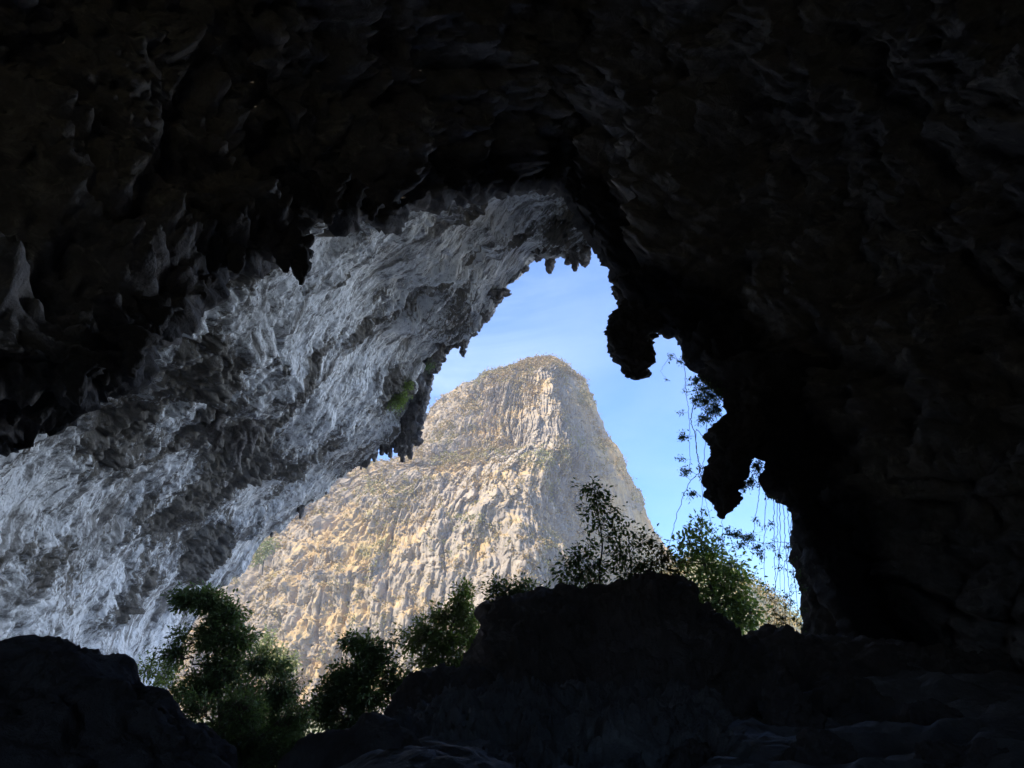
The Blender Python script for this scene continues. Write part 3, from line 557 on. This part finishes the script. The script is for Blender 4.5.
# ------------------------------------------------------------------ vines on the right edge
def vine(label, pts, sprigs, m=M_LEAF, r=.018, leaf=.13, k=16):
    P = np.array([at(a, b, c) for a, b, c in pts]); org = P[0]; root = empty('vine', org); tb = MB()
    C = resample(P, np.linspace(0, len(P) - 1, len(P) * 8)); C += .02 * RNG.normal(size=C.shape); tb.tube(C, r * 1.35, r * .7, 5); LP = []
    for (a, b, c, w, h, nn) in sprigs:
        S = at(a, b, c); j = np.argmin(np.linalg.norm(C - S, axis=1)); sc = c / F
        tb.tube(bend(C[j], S, .04, 5), r * .5, .005, 4)
        for _ in range(int(nn * 1.7)):
            E = S + RNG.normal(size=3) * np.array([w, w, h]) * sc * .6; tw = bend(S, E, .02, 4); tb.tube(tw, .007, .003, 3)
            q = RNG.uniform(.2, 1, k // 3 + 1)[:, None]; LP.append(S * (1 - q) + E * q + RNG.normal(size=(len(q), 3)) * leaf * .5)
    tb.build('stem', M_BARK, root, org)
    if LP: leaves_mesh('leaves', np.concatenate(LP), leaf, m, root, org, droop=.5)
    return tag(root, label, 'vine')
G = 'vines hanging from the dark right edge'
vine('leafy vine clump hanging between the two dark pendants', [(700, 372, 35.2), (703, 385, 35), (706, 400, 35)], [(706, 388, 35, 16, 8, 40), (712, 396, 35, 16, 9, 44), (703, 402, 35, 12, 10, 30), (712, 412, 34.8, 9, 8, 22), (722, 396, 34.8, 8, 8, 16), (697, 380, 35, 8, 6, 20), (704, 418, 35, 9, 8, 22), (716, 408, 34.8, 8, 9, 26), (695, 400, 35, 6, 8, 14)])
vine('thin vine looping down left of the long pendant and swinging out left', [(700, 395, 35), (694, 405, 35), (691, 420, 35), (695, 435, 35), (697, 455, 35), (700, 470, 35), (690, 482, 35), (680, 505, 35), (673, 530, 35), (668, 552, 35)],
     [(682, 436, 35, 8, 7, 12), (688, 470, 35, 6, 5, 8), (684, 473, 35, 5, 6, 8), (692, 494, 35, 8, 3, 12), (700, 468, 35, 3, 3, 4)])
vine('thin vine trailing straight down beside the long pendant tip', [(705, 440, 34.8), (696, 430, 35), (698, 460, 35), (702, 480, 35), (706, 500, 35), (711, 524, 35)], [(700, 520, 35, 7, 5, 8), (712, 530, 35, 4, 4, 4)], r=.012)
vine('wispy twig with few leaves below the upper pendant', [(690, 350, 35.8), (680, 362, 35.8), (672, 354, 35.8), (660, 372, 35.8)], [(672, 356, 35.8, 5, 3, 6), (680, 362, 35.8, 6, 4, 8), (666, 380, 35.8, 2, 3, 2)], r=.01, k=9)
vine('leaf spray in the notch right of the long pendant', [(757, 452, 34.3), (758, 462, 34.6), (752, 478, 34.8)], [(757, 466, 34.7, 8, 9, 30), (750, 482, 34.7, 9, 8, 26), (762, 478, 34.7, 8, 6, 20), (742, 488, 34.7, 7, 5, 10), (768, 494, 34.7, 6, 4, 8)])
vine('horizontal leafy sprig reaching left below the long pendant', [(798, 544, 36), (780, 542, 36), (765, 543, 36), (750, 540, 36), (735, 538, 36)], [(735, 534, 36, 10, 4, 20), (748, 538, 36, 10, 4, 20), (757, 547, 36, 8, 4, 12), (741, 545, 36, 7, 3, 10), (728, 530, 36, 3, 4, 6), (772, 546, 36, 5, 6, 6)], r=.012)
for i, (x0, x1, lb) in enumerate([(773, 776, 'straight hanging creeper, left of the bundle by the buttress'), (779, 774, 'creeper crossing the middle of the hanging bundle'), (783, 790, 'creeper bowing right in the hanging bundle'), (787, 797, 'creeper nearest the buttress in the hanging bundle')]):
    pts = [(x0, 484 + 5 * i, 34.5), (x0 + 1, 520, 35), ((x0 + x1) / 2 + (3 if i == 1 else 0), 560, 35), (x1, 600, 35), (x1 + random.uniform(-2, 2), 634, 35)]
    sp = [(x1 + random.uniform(-9, 9), y, 35, 5, 5, random.randint(3, 8)) for y in ((600, 618, 628) if i != 3 else (530, 560, 575, 590, 610, 625))]
    if i == 1: sp += [(779, 556, 35, 3, 6, 8), (768, 590, 35, 6, 8, 6)]
    o = vine(lb, pts, sp, r=.014, leaf=.11, k=9); o['group'] = 'creepers hanging in the small right window'
for i, (x0, y0, x1, y1, lb) in enumerate([(684, 356, 690, 470, 'hair thin creeper hanging from the edge between the pendants, leftmost strand'), (708, 392, 702, 560, 'long thin creeper dropping from the leafy clump to the green tree'), (715, 400, 722, 555, 'thin creeper passing just right of the long pendant tip'),
        (760, 480, 752, 560, 'short wavy creeper below the leaf spray notch'), (766, 484, 768, 628, 'outermost left creeper of the small window'), (792, 512, 786, 630, 'slack creeper touching the buttress edge'), (777, 492, 781, 600, 'thin doubled creeper inside the hanging bundle')]):
    xm = (x0 + x1) / 2 + random.uniform(-5, 5); Yv = 35.2 - .1 * i; pts = [(x0, y0, Yv), (x0 * .6 + xm * .4, y0 + (y1 - y0) * .3, Yv), (xm, (y0 + y1) / 2, Yv), (x1 * .7 + xm * .3, y0 + (y1 - y0) * .8, Yv), (x1, y1, Yv)]
    sp = [(x1 * t_ + x0 * (1 - t_) + random.uniform(-8, 8), y0 + (y1 - y0) * t_, Yv, 5, 4, random.randint(3, 7)) for t_ in (.3, .5, .7, .9)[i % 2:]]
    vine(lb, pts, sp, r=.012, leaf=.12, k=9)
# twiggy dry bush at foot of small window
make_tree('bush', 'bare twiggy shrub with small leaves at the foot of the small window', 'bush', (790, 640), [(788, 625), (784, 600)], [(775, 612, 10, 9, 14), (790, 605, 8, 10, 14), (796, 585, 5, 12, 12), (783, 622, 12, 6, 18), (768, 624, 7, 5, 8)], 31.5, .09, M_LEAF, .02, 4, .6)

# plants on the pale wall hem
def tuft(label, px, py, Yd, w, h, n, leaf, m):
    dv = at(px, py, 10) - CAM; dv /= np.linalg.norm(dv); bpy.context.view_layer.update(); hit = WALL.ray_cast(CAM.tolist(), dv.tolist())   # root it on the rock face
    o = np.array(hit[1]) if hit[0] else at(px, py, Yd); Yd = float(o[1]); root = empty('cliff_plant', o); tb = MB(); LP = []
    for _ in range(n):
        E = o + RNG.normal(size=3) * np.array([w, w * .5, h]) * Yd / F * .55; tb.tube(bend(o, E, .1, 4), .02, .005, 3)
        q = RNG.uniform(.4, 1.1, 9)[:, None]; LP.append(o * (1 - q) + E * q + RNG.normal(size=(9, 3)) * leaf * .6)
    tb.build('stem', M_BARK, root, o); leaves_mesh('foliage', np.concatenate(LP), leaf, m, root, o); return tag(root, label, 'cliff plant', 'plants growing on the pale wall')
tuft('bright green plant clinging among the stalactites of the pale wall', 398, 398, 78.5, 14, 16, 80, .32, M_LEAF3)
tuft('small green sprig right of the bright plant among the stalactites', 408, 384, 76.5, 7, 7, 24, .28, M_LEAF3)
tuft('tiny dark sprig near the edge of the pale wall, above the green plants', 430, 366, 73, 5, 5, 12, .22, M_LEAF)

# ------------------------------------------------------------------ scrub on the mountain (uncountable) and the far hill
def build_scrub():
    front = MP[:-1]; nrm = normals(front); n = front.shape[0] * front.shape[1]
    V = front.reshape(-1, 3); N = nrm.reshape(-1, 3); N = N * np.sign((N[:, :2] * (V[:, :2] - np.array([20, MY]))).sum(1))[:, None]
    ok = (V[:, 1] < MY + 20) & (V[:, 2] > -5); w = np.where(ok, np.clip(np.abs(N[:, 2]) * 1.0 + .9 * fbm(V / 22, 3) - .05, 0, 2) ** 1.6 + .015, 0)
    idx = RNG.choice(n, 11000, p=w / w.sum()); top = np.where(ok & (V[:, 2] > np.quantile(V[ok, 2], .93)))[0]; idx = np.concatenate([idx, RNG.choice(top, 1300)])
    C = V[idx]; k = 11; s = RNG.uniform(.5, 1.7, len(C)) * RNG.choice([1, 1, 1.5], len(C))
    P = (C[:, None] + RNG.normal(size=(len(C), k, 3)) * s[:, None, None] * np.array([.6, .6, .5]) + np.array([0, 0, .5])).reshape(-1, 3)
    tone = np.clip(.35 + .9 * fbm(C / 35 + 50, 3) + RNG.normal(size=len(C)) * .2, 0, 1)
    o = leaves_mesh('mountain_scrub', P, .95, M_SCRUB, None, (0, 0, 0), width=.7, droop=-.3, rnd=np.repeat(tone, k))
    tag(o, 'dry golden grass and scrub on the ledges of the mountain', 'scrub', kind='stuff')
build_scrub()
def build_hill():
    Yd = 190; a = np.array([(560, 700), (640, 600), (690, 560), (715, 570), (745, 592), (768, 614), (785, 632), (830, 660), (900, 720)], float)
    px = np.linspace(560, 900, 160); py = np.interp(px, a[:, 0], a[:, 1]); top = np.array([at(p, q, Yd) for p, q in zip(px, py)]); ph = np.linspace(0, math.pi, 70)
    P = np.zeros((160, 70, 3)); P[..., 0] = top[:, 0:1]; P[..., 1] = Yd - np.cos(ph)[None] * 45; P[..., 2] = -34 + (top[:, 2:3] + 34) * np.sin(ph)[None] ** .8
    P[..., 2] += 1.5 * fbm(P / 9, 3); o = grid_obj('hill', P, M_GROUND, flip=False); tag(o, 'low golden green hillside right of the mountain foot', 'hill', kind='structure')
    V = P.reshape(-1, 3); V = V[V[:, 2] > -10]; C = V[RNG.integers(0, len(V), 5200)] + RNG.normal(size=(5200, 3)) * np.array([1, 1, .2]); k = 13
    Q = (C[:, None] + RNG.normal(size=(5200, k, 3)) * np.array([.8, .8, .7]) + np.array([0, 0, .8])).reshape(-1, 3)
    tone = np.clip(.5 + .9 * fbm(C / 14, 3), 0, 1); s = leaves_mesh('hill_scrub', Q, .55, M_SCRUB, None, (0, 0, 0), width=.6, droop=-.2, rnd=np.repeat(tone, k))
    tag(s, 'golden and green brush covering the low hillside', 'scrub', kind='stuff')
build_hill()

# ------------------------------------------------------------------ light
SUN_EL, SUN_AZ_VEC = 44.0, np.array([-.78, -.62])     # sun stands behind the camera to the left
d = np.array([SUN_AZ_VEC[0], SUN_AZ_VEC[1], 0.0]); d /= np.linalg.norm(d); d = d * math.cos(R(SUN_EL)); d[2] = math.sin(R(SUN_EL))
from mathutils import Vector
ld = bpy.data.lights.new('sun', 'SUN'); ld.energy = 2.75; ld.angle = R(.53); ld.color = (1, .89, .71)
lo = bpy.data.objects.new('sun', ld); COL.objects.link(lo); lo.rotation_euler = Vector(d).to_track_quat('Z', 'Y').to_euler(); lo.location = (-60, -80, 90)
W = bpy.data.worlds.new('World'); SC.world = W; W.use_nodes = True; g = NG(W.node_tree); bg = W.node_tree.nodes['Background']
sky = g.n('ShaderNodeTexSky'); sky.sky_type = 'NISHITA'; sky.sun_disc = False; sky.sun_elevation = R(SUN_EL); sky.sun_rotation = math.atan2(d[0], d[1]); sky.air_density = 1.0; sky.dust_density = .1; sky.ozone_density = 1.6
cv = g.coord('Generated', (1, 1, 2.4), (0, 0, .5)); cn = g.noise(cv, 2.6, 7, .6, .6)
cx_ = g.n('ShaderNodeSeparateXYZ'); t1 = g.n('ShaderNodeTexCoord'); g.l(t1.outputs['Generated'], cx_.inputs[0]); cl = g.math('MULTIPLY', g.ramp(cn, [(.44, 0), (.72, .65)]), g.ramp(cx_.outputs[0], [(.0, 1), (.14, .3)]))
zz = g.n('ShaderNodeSeparateXYZ'); t0 = g.n('ShaderNodeTexCoord'); g.l(t0.outputs['Generated'], zz.inputs[0])
skc = g.mix(1.0, sky.outputs[0], g.ramp(zz.outputs[2], [(0, (.31, .41, .60)), (.28, (.31, .50, .81)), (.7, (.39, .61, .95))]), 'MULTIPLY'); c = g.mix(cl, skc, (2.3, 2.85, 3.6))
# unseen bright cloud added to the eastern sky to light the pale wall
sp = g.n('ShaderNodeSeparateXYZ'); tc = g.n('ShaderNodeTexCoord'); g.l(tc.outputs['Generated'], sp.inputs[0])
fill_cloud = g.math('MULTIPLY', g.ramp(sp.outputs[0], [(.50, 0), (.62, 1)]), g.ramp(sp.outputs[1], [(.05, 0), (.2, 1)]))
bn = g.math('MULTIPLY', fill_cloud, g.ramp(g.noise(g.coord('Generated', (1, 1, 2)), 3.4, 6, .55), [(.34, .15), (.56, 1)]))
c = g.mix(bn, c, (15.5, 18.0, 22.0)); g.l(c, bg.inputs['Color']); bg.inputs['Strength'].default_value = .13

cam = bpy.data.cameras.new('camera'); co = bpy.data.objects.new('camera', cam); COL.objects.link(co); co.location = CAM; co.rotation_euler = (R(90) + PITCH, 0, 0)
cam.lens = 26; cam.sensor_width = 36; cam.clip_end = 20000; cam.clip_start = .1; SC.camera = co
SC.view_settings.view_transform = 'Standard'; SC.view_settings.look = 'None'; SC.view_settings.exposure = 1.7; SC.view_settings.gamma = 1
SC.render.engine = 'CYCLES'; cy = SC.cycles; cy.use_denoising = True; cy.denoiser = 'OPENIMAGEDENOISE'; cy.max_bounces = 9; cy.diffuse_bounces = 7; cy.use_adaptive_sampling = False
cy.transparent_max_bounces = 4; cy.caustics_reflective = False; cy.caustics_refractive = False

# the air between the cave and the mountain
def build_haze():
    me = bpy.data.meshes.new('haze'); x, y0, y1, z0, z1 = 420, -90, 620, -32, 330
    v = [(a, b, c) for a in (-x, x) for b in (y0, y1) for c in (z0, z1)]
    me.from_pydata(v, [], [(0, 1, 3, 2), (4, 6, 7, 5), (0, 4, 5, 1), (2, 3, 7, 6), (0, 2, 6, 4), (1, 5, 7, 3)]); m = bpy.data.materials.new('haze'); m.use_nodes = True; nt = m.node_tree
    nt.nodes.remove(nt.nodes['Principled BSDF']); p = nt.nodes.new('ShaderNodeVolumePrincipled'); p.inputs['Color'].default_value = (.86, .9, 1, 1); p.inputs['Density'].default_value = HAZE
    nt.links.new(p.outputs[0], nt.nodes['Material Output'].inputs['Volume']); tag(link('haze', me, m), 'thin bluish air in front of the mountain', 'haze', kind='stuff')
HAZE = .0004
build_haze()
